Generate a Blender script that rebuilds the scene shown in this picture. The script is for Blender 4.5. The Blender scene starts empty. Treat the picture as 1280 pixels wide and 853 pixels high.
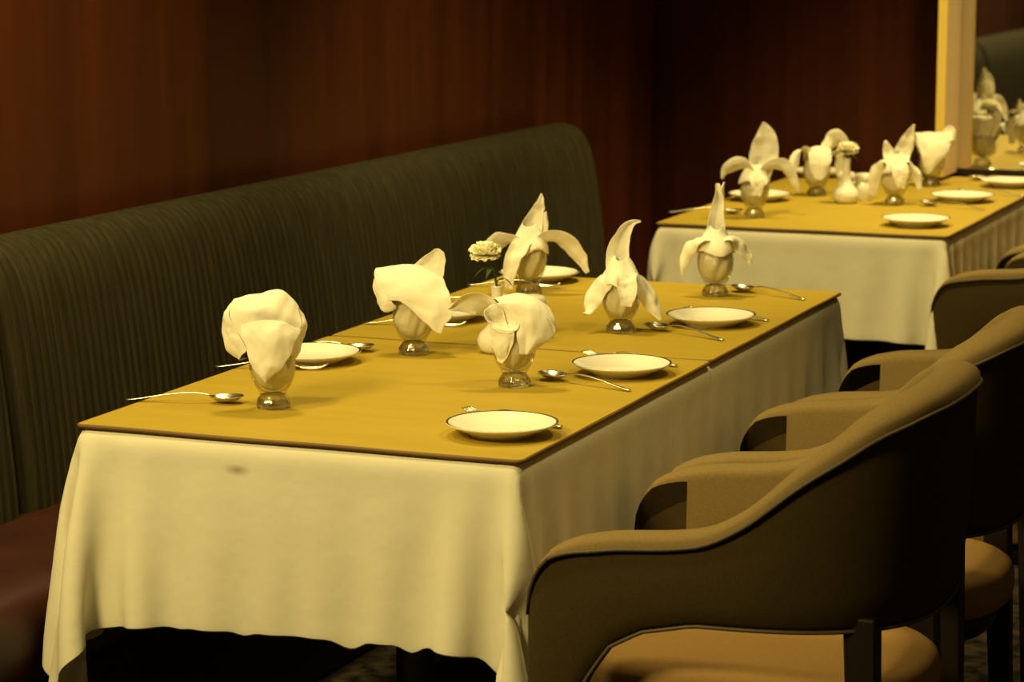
import bpy, bmesh, math, random
import numpy as np
from mathutils import Vector, Matrix, noise
random.seed(4); rng = np.random.default_rng(7)
C = bpy.context.scene.collection
S = bpy.context.scene
PI = math.pi

# ------------------------------------------------------------------ materials
def newmat(name):
    m = bpy.data.materials.new(name); m.use_nodes = True
    nt = m.node_tree; nt.nodes.clear()
    out = nt.nodes.new('ShaderNodeOutputMaterial')
    return m, nt, out
def N(nt, typ, **kw):
    n = nt.nodes.new(typ)
    for k, v in kw.items():
        if k in n.inputs: n.inputs[k].default_value = v
        else: setattr(n, k, v)
    return n
def principled(name, col, rough=.6, metal=0, spec=.5, sheen=0, noise=None, bump=None, col2=None):
    """noise=(scale xyz, detail) mixes col->col2 ; bump=(scale xyz, strength, distance)"""
    m, nt, out = newmat(name)
    b = N(nt, 'ShaderNodeBsdfPrincipled'); nt.links.new(b.outputs[0], out.inputs[0])
    b.inputs['Base Color'].default_value = (*col, 1); b.inputs['Roughness'].default_value = rough
    b.inputs['Metallic'].default_value = metal; b.inputs['Specular IOR Level'].default_value = spec
    b.inputs['Sheen Weight'].default_value = sheen
    tc = N(nt, 'ShaderNodeTexCoord')
    if noise:
        mp = N(nt, 'ShaderNodeMapping'); mp.inputs['Scale'].default_value = noise[0]
        nz = N(nt, 'ShaderNodeTexNoise'); nz.inputs['Scale'].default_value = 1; nz.inputs['Detail'].default_value = noise[1]
        rp = N(nt, 'ShaderNodeValToRGB'); rp.color_ramp.elements[0].position = .32; rp.color_ramp.elements[1].position = .68
        rp.color_ramp.elements[0].color = (*col, 1); rp.color_ramp.elements[1].color = (*(col2 or col), 1)
        nt.links.new(tc.outputs['Object'], mp.inputs[0]); nt.links.new(mp.outputs[0], nz.inputs['Vector'])
        nt.links.new(nz.outputs[0], rp.inputs[0]); nt.links.new(rp.outputs[0], b.inputs['Base Color'])
    if bump:
        mp = N(nt, 'ShaderNodeMapping'); mp.inputs['Scale'].default_value = bump[0]
        nz = N(nt, 'ShaderNodeTexNoise'); nz.inputs['Scale'].default_value = 1; nz.inputs['Detail'].default_value = 3
        bp = N(nt, 'ShaderNodeBump'); bp.inputs['Strength'].default_value = bump[1]; bp.inputs['Distance'].default_value = bump[2]
        nt.links.new(tc.outputs['Object'], mp.inputs[0]); nt.links.new(mp.outputs[0], nz.inputs['Vector'])
        nt.links.new(nz.outputs[0], bp.inputs['Height']); nt.links.new(bp.outputs[0], b.inputs['Normal'])
    return m
M = {}
M['veneer'] = principled('mahogany_veneer', (.056, .0135, .0036), .5, noise=((2, 9, .35), 6), col2=(.112, .027, .007), spec=.25)
M['veneer_back'] = principled('mahogany_veneer_back', (.040, .0080, .0026), .5, noise=((22, 2, .6), 5), col2=(.064, .0135, .0036), spec=.2)
M['corduroy'] = principled('olive_corduroy', (.030, .025, .013), .9, noise=((40, 150, 4), 2), col2=(.050, .043, .022), bump=((60, 420, 60), .4, .002), spec=.15)
M['leather'] = principled('oxblood_leather', (.027, .0045, .0016), .5, noise=((6, 6, 6), 4), col2=(.045, .008, .003), bump=((90, 90, 90), .25, .001))
M['plinth'] = principled('dark_plinth', (.02, .012, .008), .6)
M['carpet'] = principled('dark_carpet', (.012, .009, .006), .95, noise=((26, 26, 26), 2), col2=(.07, .055, .035), spec=.05)
M['linen'] = principled('white_linen', (.76, .72, .58), .85, noise=((4, 4, 4), 4), col2=(.81, .775, .64), bump=((11, 11, 11), .34, .008), spec=.12)
M['cover'] = principled('tan_table_cover', (.41, .295, .030), .62, noise=((2.5, 20, 8), 4), col2=(.45, .325, .036), bump=((220, 220, 220), .12, .0006), spec=.3)
M['binding'] = principled('brown_binding', (.16, .085, .025), .7)
M['ceramic'] = principled('cream_ceramic', (.86, .83, .74), .16, spec=.5)
M['band'] = principled('dark_rim_band', (.025, .02, .035), .25)
M['steel'] = principled('cutlery_steel', (.86, .83, .76), .27, metal=1)
M['napkin'] = principled('white_napkin_cotton', (.86, .83, .72), .85, bump=((60, 60, 60), .25, .002), spec=.1)
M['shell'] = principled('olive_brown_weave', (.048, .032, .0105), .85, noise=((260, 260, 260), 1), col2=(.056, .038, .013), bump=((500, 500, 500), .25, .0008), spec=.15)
M['padding'] = principled('tan_weave', (.20, .142, .056), .85, noise=((260, 260, 260), 1), col2=(.225, .16, .064), bump=((500, 500, 500), .25, .0008), spec=.15)
M['piping'] = principled('piping_cord', (.075, .055, .026), .6)
M['seatfab'] = principled('seat_weave', (.31, .185, .066), .85, noise=((260, 260, 260), 1), col2=(.34, .205, .075), bump=((500, 500, 500), .25, .0008), spec=.15)
M['darkwood'] = principled('dark_wood', (.010, .006, .004), .5, noise=((30, 30, 3), 3), col2=(.016, .009, .005), spec=.3)
M['iron'] = principled('dark_iron', (.09, .085, .075), .4, metal=.6)
M['pilaster'] = principled('tan_pilaster', (.70, .50, .29), .45, noise=((20, 20, 1.2), 4), col2=(.78, .56, .33))
M['gold'] = principled('gold_trim', (.85, .64, .16), .4, spec=.6)
M['mirror'] = principled('mirror_silver', (.80, .80, .78), .02, metal=1)
M['petal'] = principled('cream_petal', (.90, .86, .62), .7)
M['leaf'] = principled('green_leaf', (.055, .09, .02), .6)
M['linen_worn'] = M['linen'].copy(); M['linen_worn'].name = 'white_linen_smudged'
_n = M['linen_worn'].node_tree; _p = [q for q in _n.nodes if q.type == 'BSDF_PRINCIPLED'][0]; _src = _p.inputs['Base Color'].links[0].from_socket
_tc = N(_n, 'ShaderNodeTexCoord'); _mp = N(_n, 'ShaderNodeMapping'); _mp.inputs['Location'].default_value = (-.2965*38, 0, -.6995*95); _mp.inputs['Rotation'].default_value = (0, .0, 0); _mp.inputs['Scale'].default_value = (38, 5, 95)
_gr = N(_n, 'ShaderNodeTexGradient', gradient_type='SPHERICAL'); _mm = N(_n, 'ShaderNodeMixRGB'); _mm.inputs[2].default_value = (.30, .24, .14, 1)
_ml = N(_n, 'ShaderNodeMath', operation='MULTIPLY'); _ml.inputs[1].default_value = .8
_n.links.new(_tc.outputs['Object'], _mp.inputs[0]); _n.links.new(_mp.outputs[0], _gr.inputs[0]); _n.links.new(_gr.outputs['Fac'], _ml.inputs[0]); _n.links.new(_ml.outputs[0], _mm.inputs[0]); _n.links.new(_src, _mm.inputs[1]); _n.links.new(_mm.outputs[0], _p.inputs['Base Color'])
# thin clear glass of the bowl: transparent with a fresnel sheen
m, nt, out = newmat('thin_clear_glass')
lw = N(nt, 'ShaderNodeLayerWeight'); lw.inputs[0].default_value = .5
pw = N(nt, 'ShaderNodeMath', operation='POWER'); pw.inputs[1].default_value = 4; nt.links.new(lw.outputs['Facing'], pw.inputs[0])
fr = N(nt, 'ShaderNodeMath', operation='MULTIPLY_ADD'); fr.inputs[1].default_value = .75; fr.inputs[2].default_value = .035; nt.links.new(pw.outputs[0], fr.inputs[0])
tr = N(nt, 'ShaderNodeBsdfTransparent'); tr.inputs[0].default_value = (.93, .92, .88, 1)
gl = N(nt, 'ShaderNodeBsdfGlossy'); gl.inputs['Roughness'].default_value = .03
mx = N(nt, 'ShaderNodeMixShader')
nt.links.new(fr.outputs[0], mx.inputs[0]); nt.links.new(tr.outputs[0], mx.inputs[1]); nt.links.new(gl.outputs[0], mx.inputs[2]); nt.links.new(mx.outputs[0], out.inputs[0])
M['thin_glass'] = m
M['solid_glass'] = principled('solid_glass', (1, .99, .96), .03)
_b = [n for n in M['solid_glass'].node_tree.nodes if n.type == 'BSDF_PRINCIPLED'][0]
_b.inputs['Transmission Weight'].default_value = 1; _b.inputs['IOR'].default_value = 1.45
_n = M['solid_glass'].node_tree; _t = N(_n, 'ShaderNodeBsdfTransparent'); _t.inputs[0].default_value = (.95, .94, .9, 1); _m = N(_n, 'ShaderNodeMixShader'); _m.inputs[0].default_value = .62
_o = [n for n in _n.nodes if n.type == 'OUTPUT_MATERIAL'][0]; _n.links.new(_t.outputs[0], _m.inputs[1]); _n.links.new(_b.outputs[0], _m.inputs[2]); _g = N(_n, 'ShaderNodeBsdfGlossy'); _g.inputs['Roughness'].default_value = .16; _m2 = N(_n, 'ShaderNodeMixShader'); _m2.inputs[0].default_value = .2
_n.links.new(_m.outputs[0], _m2.inputs[1]); _n.links.new(_g.outputs[0], _m2.inputs[2]); _n.links.new(_m2.outputs[0], _o.inputs[0])

# ------------------------------------------------------------------ mesh helpers
class MB:
    def __init__(s): s.v = []; s.f = []; s.mi = []
    def add(s, V, F, mi=0):
        o = len(s.v); s.v += [tuple(map(float, p)) for p in V]
        for f in F: s.f.append([i + o for i in f]); s.mi.append(mi)
    def grid(s, P, cu=False, cv=False, mi=0):
        P = np.asarray(P, float); nu, nv = P.shape[:2]; F = []
        for i in range(nu if cu else nu - 1):
            for j in range(nv if cv else nv - 1):
                a, b = i, (i + 1) % nu; c, d = j, (j + 1) % nv
                F.append([a*nv + c, b*nv + c, b*nv + d, a*nv + d])
        s.add(P.reshape(-1, 3), F, mi)
    def box(s, a, b, mi=0):
        x0, y0, z0 = a; x1, y1, z1 = b
        s.add([(x0,y0,z0),(x1,y0,z0),(x1,y1,z0),(x0,y1,z0),(x0,y0,z1),(x1,y0,z1),(x1,y1,z1),(x0,y1,z1)],
              [[0,3,2,1],[4,5,6,7],[0,1,5,4],[1,2,6,5],[2,3,7,6],[3,0,4,7]], mi)
    def lathe(s, prof, n=40, mi=0, c=(0, 0)):
        P = [[(c[0] + r*math.cos(2*PI*k/n), c[1] + r*math.sin(2*PI*k/n), z) for (r, z) in prof] for k in range(n)]
        s.grid(P, cu=True, mi=mi)
    def tube(s, pts, r, n=8, mi=0, close=False):
        pts = [Vector(p) for p in pts]; L = len(pts); rr = r if hasattr(r, '__len__') else [r]*L
        P = []; up = Vector((0, 0, 1)); prev = None
        for i, p in enumerate(pts):
            if close: t = pts[(i + 1) % L] - pts[i - 1]
            else: t = pts[min(i + 1, L - 1)] - pts[max(i - 1, 0)]
            t.normalize()
            if prev is None:
                a = t.cross(up)
                if a.length < 1e-3: a = t.cross(Vector((1, 0, 0)))
            else: a = prev - t*prev.dot(t)
            a.normalize(); prev = a; b = t.cross(a)
            P.append([p + (a*math.cos(2*PI*k/n) + b*math.sin(2*PI*k/n))*rr[i] for k in range(n)])
        s.grid(P, cu=close, cv=True, mi=mi)
        if not close:
            o = len(s.v) - L*n
            s.f.append([o + k for k in range(n)]); s.f.append([o + (L-1)*n + k for k in range(n)][::-1]); s.mi += [mi, mi]
    def build(s, name, mats, parent=None, smooth=True, weld=True, bevel=None, sub=0, solid=None, loc=None):
        me = bpy.data.meshes.new(name)
        bm = bmesh.new()
        vs = [bm.verts.new(p) for p in s.v]
        for f, mi in zip(s.f, s.mi):
            try:
                q = bm.faces.new([vs[i] for i in f]); q.material_index = mi; q.smooth = smooth
            except ValueError: pass
        if weld: bmesh.ops.remove_doubles(bm, verts=bm.verts, dist=1e-5)
        bmesh.ops.recalc_face_normals(bm, faces=bm.faces)
        bm.to_mesh(me); bm.free()
        for mt in (mats if isinstance(mats, (list, tuple)) else [mats]): me.materials.append(mt)
        o = bpy.data.objects.new(name, me); C.objects.link(o)
        if parent: o.parent = parent
        if loc: o.location = loc
        if solid:
            d = o.modifiers.new('solid', 'SOLIDIFY'); d.thickness = solid; d.offset = 0
        if bevel:
            d = o.modifiers.new('bevel', 'BEVEL'); d.width = bevel; d.segments = 3; d.limit_method = 'ANGLE'; d.angle_limit = .6
        if sub:
            d = o.modifiers.new('sub', 'SUBSURF'); d.levels = sub; d.render_levels = sub
        return o
def catmull(P, n):
    P = np.asarray(P, float); m = len(P)
    Q = np.vstack([2*P[0] - P[1], P, 2*P[-1] - P[-2]]) ; out = []
    for t in np.linspace(0, m - 1, n):
        i = min(int(t), m - 2); u = t - i; a, b, c, d = Q[i:i+4]
        out.append(.5*((2*b) + (c - a)*u + (2*a - 5*b + 4*c - d)*u*u + (3*b - a - 3*c + d)*u**3))
    return np.array(out)
def tag(o, label, cat, group=None):
    o['label'] = label; o['category'] = cat
    if group: o['group'] = group
    return o
def thing(name, label, cat, loc=(0, 0, 0), rz=0, group=None):
    o = bpy.data.objects.new(name, None); C.objects.link(o); o.empty_display_size = .05
    o.location = loc; o.rotation_euler = (0, 0, rz)
    return tag(o, label, cat, group)
def struct(name, mb, mat, **kw):
    o = mb.build(name, mat, **kw); o['kind'] = 'structure'; return o
def copy_tree(o, parent=None):
    c = o.copy(); C.objects.link(c)
    if parent: c.parent = parent
    for ch in list(o.children): copy_tree(ch, c)
    return c
def lerp(x, xs, ys): return float(np.interp(x, xs, ys))
def sstep(a, b, x):
    t = min(1, max(0, (x - a)/(b - a))); return t*t*(3 - 2*t)

# ------------------------------------------------------------------ camera
cd = bpy.data.cameras.new('camera'); cam = bpy.data.objects.new('camera', cd); C.objects.link(cam)
Fv = Vector((-0.38867337, 0.90663126, -0.16417296)); Rv = Vector((0.919149024, 0.393909321, -0.00072026)); Uv = Vector((-0.06401625, 0.15117937, 0.9864313))
cam.matrix_world = Matrix(((Rv.x, Uv.x, -Fv.x, 2.3173), (Rv.y, Uv.y, -Fv.y, -3.6007), (Rv.z, Uv.z, -Fv.z, 1.5911), (0, 0, 0, 1)))
cd.sensor_width = 36; cd.lens = 36*3303.67/1280; cd.clip_start = .05
cd.dof.use_dof = True; cd.dof.focus_distance = 4.45; cd.dof.aperture_fstop = 7.1
S.camera = cam

# ------------------------------------------------------------------ the room
WX = -.64; BY = 4.45
w = MB(); w.box((WX - .1, -5, 0), (WX, BY + .1, 2.9)); struct('wall_left', w, M['veneer'], smooth=False)
w = MB(); w.box((WX, BY, 0), (4.2, BY + .1, 2.9)); struct('wall_back', w, M['veneer_back'], smooth=False)
w = MB(); w.box((WX - .1, -5, -.1), (4.2, BY + .1, 0)); struct('floor', w, M['carpet'], smooth=False)
# upright panel beside the mirror with a gold front edge; the mirror and its lower rail
w = MB(); w.box((.346, BY - .185, .764), (.370, BY, 2.9)); struct('trim_1', w, M['pilaster'], smooth=False, bevel=.001)
w = MB(); w.box((.344, BY - .197, .764), (.372, BY - .185, 2.9)); struct('trim_2', w, M['gold'], smooth=False, bevel=.003)
w = MB(); w.box((.371, BY - .018, .752), (2.2, BY, .776)); struct('trim_3', w, M['darkwood'], smooth=False, bevel=.002)
mr = MB(); mr.box((.371, BY - .012, .776), (2.2, BY, 2.7))
tag(mr.build('wall_mirror', M['mirror'], smooth=False), 'tall wall mirror at the end of the back table, right of the tan upright panel', 'mirror')

# ------------------------------------------------------------------ bench along the wall
bench = thing('banquette_bench', 'long wall bench with dark olive ribbed backrest and oxblood leather seat', 'bench', (-.4, 1.0, 0))
def bench_panel(y0, y1, end_round):
    prof = catmull([(-.414, .44), (-.418, .52), (-.432, .66), (-.450, .80), (-.468, .885), (-.497, .938), (-.540, .961), (-.585, .958), (-.625, .935), (-.632, .88), (-.632, .70), (-.632, .44)], 46)
    n = int((y1 - y0)/.0042); P = []
    for i in range(n + 1):
        y = y0 + (y1 - y0)*i/n
        e = min(y - y0, .03); k0 = 1 - (1 - e/.03)**2
        e1 = min(y1 - y, end_round); k1 = math.sqrt(max(0, 1 - (1 - e1/end_round)**2))
        rib = abs(math.sin(PI*(y - y0)/.0265))**.7
        row = []
        for (x, z) in prof:
            f = (-.53 - x)/-.12 if x > -.53 else 0          # 1 at the front, 0 at the crown
            f = min(1, max(0, (x + .53)/.10))
            dx = .0045*(rib - 1)*f
            dz = .0035*(rib - 1)*(1 if z > .92 else 0)
            zz = z + dz - (1 - k1)*.075*sstep(.6, .96, z) - (1 - k0)*.02*sstep(.6, .96, z)
            xx = x + dx - (1 - k0)*.030*min(1, max(0, (x + .6)/.15)) - (1 - k1)*.05*min(1, max(0, (x + .6)/.15))
            row.append((xx + .4, y - 1.0, zz))
        P.append(row)
    b = MB(); b.grid(P)
    for i in (0, n): b.add(P[i], [list(range(len(prof)))])
    return b
bench_panel(-2.4, .47, .03).build('backrest', M['corduroy'], bench, weld=False)
bench_panel(.474, 3.54, .085).build('backrest', M['corduroy'], bench, weld=False)
sp = catmull([(-.632, .30), (-.632, .43), (-.60, .452), (-.45, .458), (-.32, .462), (-.20, .463), (-.14, .458), (-.106, .440), (-.093, .405), (-.097, .345), (-.110, .31), (-.124, .295)], 40)
b = MB(); P = [[(x + .4, y - 1.0, z) for x, z in sp] for y in np.linspace(-2.4, 3.5, 40)]
b.grid(P); b.add(P[0], [list(range(40))]); b.add(P[-1], [list(range(40))]); b.build('seat', M['leather'], bench, weld=False)
b = MB(); b.box((-.23, -3.38, 0), (.27, 2.48, .31)); b.build('plinth', M['plinth'], bench, smooth=False, bevel=.006)

# ------------------------------------------------------------------ tables
W = .78; TA = .0245
def drape(w, l, over, top, seed, limits, ofront, oback, folds=.6):
    """small position-based cloth: a square cloth laid over a box w x l, its skirt falls freely"""
    h = .02
    def axis(o0, m, o1):                                       # grid lines fall exactly on the table edges
        a = [np.linspace(-o0, 0, max(1, int(round(o0/h))) + 1)[:-1]] if o0 else []
        a.append(np.linspace(0, m, int(round(m/h)) + 1))
        if o1: a.append(m + np.linspace(0, o1, max(1, int(round(o1/h))) + 1)[1:])
        return np.concatenate(a)
    xs = axis(over, w, over); ys = axis(ofront, l, oback); nx, ny = len(xs), len(ys)
    X = np.zeros((nx, ny, 3)); X[..., 0] = xs[:, None]; X[..., 1] = ys[None, :]; X[..., 2] = top
    r = np.random.default_rng(seed)
    inside = (X[..., 0] > -1e-6) & (X[..., 0] < w + 1e-6) & (X[..., 1] > -1e-6) & (X[..., 1] < l + 1e-6)
    rest = X.copy(); wgt = np.where(inside, 0., 1.)
    rad = r.normal(0, 1, (nx, ny))
    for _ in range(6): rad = (rad + np.roll(rad, 1, 0) + np.roll(rad, -1, 0) + np.roll(rad, 1, 1) + np.roll(rad, -1, 1))/5
    X[..., 2] += np.where(inside, 0, rad*.05*folds)
    V = np.zeros_like(X); dt = .012
    cons = []
    def C2(di, dj, k, par):
        a = (slice(max(0, -di), nx - max(0, di)), slice(max(0, -dj), ny - max(0, dj)))
        b = (slice(max(0, di), nx + min(0, di)), slice(max(0, dj), ny + min(0, dj)))
        dv = rest[a] - rest[b]; mid = (rest[a] + rest[b])/2
        ex = np.maximum(0, np.maximum(-mid[..., 0], mid[..., 0] - w))/over; ey = np.maximum(0, np.maximum(-mid[..., 1], mid[..., 1] - l))/over
        dv[..., 1] *= 1 + .050*ex; dv[..., 0] *= 1 + .018*ey       # the hem is a little fuller than the table edge
        L = np.linalg.norm(dv, axis=-1); wa = wgt[a]; wb = wgt[b]; ws = wa + wb
        ii = (np.arange(nx)[a[0]] // max(1, abs(di)))[:, None] + 0*np.arange(ny)[a[1]][None, :]
        jj = (np.arange(ny)[a[1]] // max(1, abs(dj)))[None, :] + 0*np.arange(nx)[a[0]][:, None]
        sel = (ii if di else jj) % 2
        for q in (0, 1):
            msk = (sel == q) & (ws > 0)
            cons.append((a, b, L, np.where(msk, k*wa/np.maximum(ws, 1e-9), 0), np.where(msk, k*wb/np.maximum(ws, 1e-9), 0)))
    C2(1, 0, 1, 0); C2(0, 1, 1, 0); C2(1, 1, .45, 0); C2(1, -1, .45, 0); C2(2, 0, .16, 0); C2(0, 2, .16, 0)
    for step in range(260):
        V[..., 2] -= 9.8*dt*wgt; V *= .975
        Xo = X.copy(); X = X + V*dt*wgt[..., None]
        for it in range(7):
            for a, b, L, ka, kb in cons:
                d = X[b] - X[a]; n = np.linalg.norm(d, axis=-1) + 1e-9
                g = ((n - L)/n)
                X[a] += (ka*g)[..., None]*d; X[b] -= (kb*g)[..., None]*d
            # collide with the table block
            px = np.minimum(X[..., 0], w - X[..., 0]); py = np.minimum(X[..., 1], l - X[..., 1]); pz = top - X[..., 2]
            ins = (px > 0) & (py > 0) & (pz > 0) & (wgt > 0)
            mz = ins & (pz <= px) & (pz <= py); mx_ = ins & ~mz & (px <= py); my = ins & ~mz & ~mx_
            X[..., 2][mz] = top
            X[..., 0][mx_] = np.where(X[..., 0][mx_] < w/2, 0, w); X[..., 1][my] = np.where(X[..., 1][my] < l/2, 0, l)
            for ax, lo, hi in limits:
                X[..., ax] = np.where(wgt > 0, np.clip(X[..., ax], lo, hi), X[..., ax])
            X[..., 2] = np.maximum(X[..., 2], .01)
        V = (X - Xo)/dt
        sp_ = np.linalg.norm(V, axis=-1, keepdims=True); V *= np.minimum(1, 2.0/np.maximum(sp_, 1e-9))
    return X
def make_table(o, rz, L, over, labels, seed, limits, columns, of, ob):
    t = thing('dining_table', labels[0], 'table', (o[0], o[1], 0), rz, 'dining tables')
    b = MB(); b.box((.014, .014, .715), (W - .014, L - .014, .7415)); b.build('tabletop', M['darkwood'], t, smooth=False, bevel=.004)
    for cy in columns:
        b = MB(); b.lathe([(0, .70), (.05, .70), (.05, .69), (.034, .68), (.034, .05), (.04, .03)], 28, c=(W/2, cy)); b.box((W/2 - .2, cy - .2, .700), (W/2 + .2, cy + .2, .715))
        b.build('pedestal_column', M['iron'], t)
        b = MB(); b.lathe([(0, .0), (.23, .0), (.235, .006), (.23, .014), (.10, .028), (.045, .040), (0, .042)], 40, c=(W/2, cy)); b.build('pedestal_base', M['iron'], t)
    X = drape(W - .008, L - .004, over, .7435, seed, limits, of, ob)
    if seed == 3: X[..., 2] += .024*np.clip(X[..., 0]/W, 0, 1)*np.clip((.735 - X[..., 2])/.3, 0, 1)*(X[..., 1] < .0)
    X[..., 0] += .004; X[..., 1] += .002
    b = MB(); b.grid(X)
    c = b.build('tablecloth', M['linen_worn' if seed == 3 else 'linen'], None, weld=False, solid=.0012, sub=1)
    c.location = (o[0], o[1], 0); c.rotation_euler = (0, 0, rz); tag(c, labels[1], 'tablecloth', 'white tablecloths')
    k = thing('table_cover', labels[2], 'table cover', (o[0], o[1], .7452), rz, 'tan table covers')
    r = .012; e = .0025; out = []
    for (cx, cy, a0) in ((W - r, r + e, -90), (W - r, L - r - e, 0), (r, L - r - e, 90), (r, r + e, 180)):
        for q in range(5): a = math.radians(a0 + 22.5*q); out.append((cx + r*math.cos(a), cy + r*math.sin(a)))
    b = MB(); n = len(out); lo = [(x, y, .0012) for x, y in out]; hi = [(x, y, .0068) for x, y in out]
    b.add(lo + hi, [list(range(n))[::-1], list(range(n, 2*n))] + [[i, (i + 1) % n, n + (i + 1) % n, n + i] for i in range(n)])
    b.build('cover_panel', M['cover'], k, smooth=False)
    pts = []
    for i in range(n):
        p, q = out[i], out[(i + 1) % n]; d = math.dist(p, q); m_ = max(1, int(d/.05))
        for s_ in range(m_):
            u = s_/m_; x = p[0] + (q[0] - p[0])*u; y = p[1] + (q[1] - p[1])*u
            pts.append((x, y, .0034 + .0006*math.sin(17*x + 11*y)))
    b = MB(); b.tube(pts, .0034, 8, close=True); b.build('edge_binding', M['binding'], k)
    return t
def tloc(x, y): return (x*math.cos(TA) - y*math.sin(TA), x*math.sin(TA) + y*math.cos(TA))
L1, L2 = .9566, .9397
make_table((0, 0), TA, L1 - .003, .335, ('square pedestal dining table nearest the camera, under a white cloth', 'white tablecloth hanging in folds over the table nearest the camera', 'tan cover with brown edge on the table nearest the camera'), 3, [(0, -.085, W + .045), (1, -.30, L1 - .002)], [L1/2], .308, .005)
make_table(tloc(0, L1), TA, L2, .335, ('square pedestal dining table in the middle, pushed against the nearest table', 'white tablecloth on the middle table, its side skirt in soft vertical folds', 'tan cover on the middle table, butted against the nearest cover'), 5, [(0, -.035, W + .045), (1, -.003, 1.4)], [L2/2], .004, .335)
L3 = 1.47
make_table((-.0695, 2.9297), .0236, L3, .262, ('long dining table at the back, standing against the mirror', 'white tablecloth over the back table, facing the gap behind the middle table', 'tan cover on the back table below the mirror'), 8, [(0, -.035, W + .022), (1, -.2, L3 - .008)], [.4, 1.05], .262, 0)
ZT = .7521                                                       # top of the covers

# ------------------------------------------------------------------ chairs
def chair():
    t = thing('tub_armchair', '', 'chair', (1.10, .19, 0), 0, 'upholstered tub armchairs')
    A, B, XC, nn = .298, .275, -.05+.055, 2.7
    A = .31
    path = [(-.272, -B), (-.22, -B), (-.15, -B), (-.08, -B)]
    th = np.linspace(-90, 90, 181)
    path += [(XC + A*abs(math.cos(math.radians(a)))**(2/nn), B*math.copysign(abs(math.sin(math.radians(a)))**(2/nn), a)) for a in th]
    path += [(-.08, B), (-.15, B), (-.22, B), (-.272, B)]
    path = np.array(path); d = np.r_[0, np.cumsum(np.linalg.norm(np.diff(path, axis=0), axis=1))]; Lt = d[-1]
    ss = np.concatenate([np.array([0, .006, .014, .024, .036, .05]), np.linspace(.065, Lt - .065, 84), Lt - np.array([.05, .036, .024, .014, .006, 0])])
    pp = np.stack([np.interp(ss, d, path[:, 0]), np.interp(ss, d, path[:, 1])], 1)
    for _ in range(3): pp[1:-1] = .25*pp[:-2] + .5*pp[1:-1] + .25*pp[2:]
    tg = np.gradient(pp, axis=0); tg /= np.linalg.norm(tg, axis=1)[:, None]; nr = np.stack([tg[:, 1], -tg[:, 0]], 1)   # outward
    def smooth(xs, ys, g, hw=.022): return sum(lerp(abs(g + hw*q/4), xs, ys) for q in range(-4, 5))/9
    GX = [0, .006, .018, .036, .065, .13, .22, .28, .34, .42, .52, .60, .68, .80]; GZ = [.550, .590, .622, .644, .662, .677, .684, .694, .728, .800, .868, .893, .902, .905]
    shell, pad, pipe, pipe2, inner_rows = [], [], [], [], []
    for s_, p, n, tn in zip(ss, pp, nr, tg):
        g = min(s_, Lt - s_)
        zt = lerp(g, GX, GZ) if g < .06 else smooth(GX, GZ, g)
        zb = lerp(g, [0, .055, .09, .13, .18, .26, .8], [.30, .37, .445, .505, .533, .550, .556])
        wth = .050 + .014*sstep(.3, .6, g); ws = 1 if g > .035 else .35 + .65*math.sqrt(max(0, 1 - (1 - g/.035)**2))
        half = wth*.5; mid = -half
        def P(off, z, lean=True):
            o = mid + off*ws + (.055*(z - .60) if lean else 0)*sstep(.15, .5, g)
            return (p[0] + n[0]*o, p[1] + n[1]*o, z)
        zj = zt - .020*(.35 + .65*sstep(.0, .12, g)) - .006*sstep(.3, .5, g)
        row = [P(-half + .004, zb + .012), P(-half + .012, zb), P(half - .010, zb), P(half - .001, zb + .012)]
        for k in range(1, 7): row.append(P(half + .004*math.sin(PI*k/6), zb + .012 + (zj - zb - .012)*k/6))
        shell.append(row)
        rail = []
        for k in range(0, 11):
            a = PI*k/10; rail.append(P((half + .004)*math.cos(a), zj + .002 + (zt - zj)*math.sin(a)**.75))
        inner = [P(-half - .002 - .006*math.sin(PI*k/6), zj + (zb + .012 - zj)*k/6) for k in range(1, 7)]
        pad.append(rail + (inner if g >= .10 else inner[:1])); inner_rows.append((g, s_, [rail[-1]] + inner))
        pipe.append(P(half + .005, zj)); pipe2.append(P(half - .004, zb + .002))
    b = MB(); b.grid(shell); b.add(shell[0], [list(range(len(shell[0])))]); b.add(shell[-1], [list(range(len(shell[0])))]); sh = b.build('outer_shell', M['shell'], t)
    n0 = sum(1 for g, s_, r_ in inner_rows if g < .10 and s_ < Lt/2)
    b = MB(); b.grid([r_[:12] for r_ in pad]); b.grid([r_[2] for r_ in inner_rows[n0 - 1:len(inner_rows) - n0 + 1]]); b.add(pad[0], [list(range(len(pad[0])))]); b.add(pad[-1], [list(range(len(pad[0])))]); b.build('inner_padding', M['padding'], t)
    for part in (inner_rows[:n0], inner_rows[len(inner_rows) - n0:]):
        b = MB(); b.grid([r_[2] for r_ in part]); b.build('shaded_arm_front', M['shell'], t)  # shade inside the arm fronts, painted in with the dark shell weave
    b = MB(); b.tube(pipe, .0032, 8); b.tube(pipe2, .0032, 8)
    b.build('piping', M['piping'], sh)
    # seat: rounded squab that pokes out behind the shell
    P = []
    for (k, z) in [(0, .395), (.96, .395), (.99, .402), (1, .420), (.995, .440), (.975, .454), (.93, .463), (.80, .471), (.6, .476), (.35, .479), (0, .480)]:
        row = []
        for q in range(64):
            a = 2*PI*q/64; c_, s_ = math.cos(a), math.sin(a)
            rx = .285 if c_ > 0 else .262
            row.append((.005 + k*rx*math.copysign(abs(c_)**(2/2.6), c_), k*.218*math.copysign(abs(s_)**(2/2.6), s_), z))
        P.append(row)
    b = MB(); b.grid(P, cv=True); b.build('seat', M['seatfab'], t)
    P = []
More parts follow.
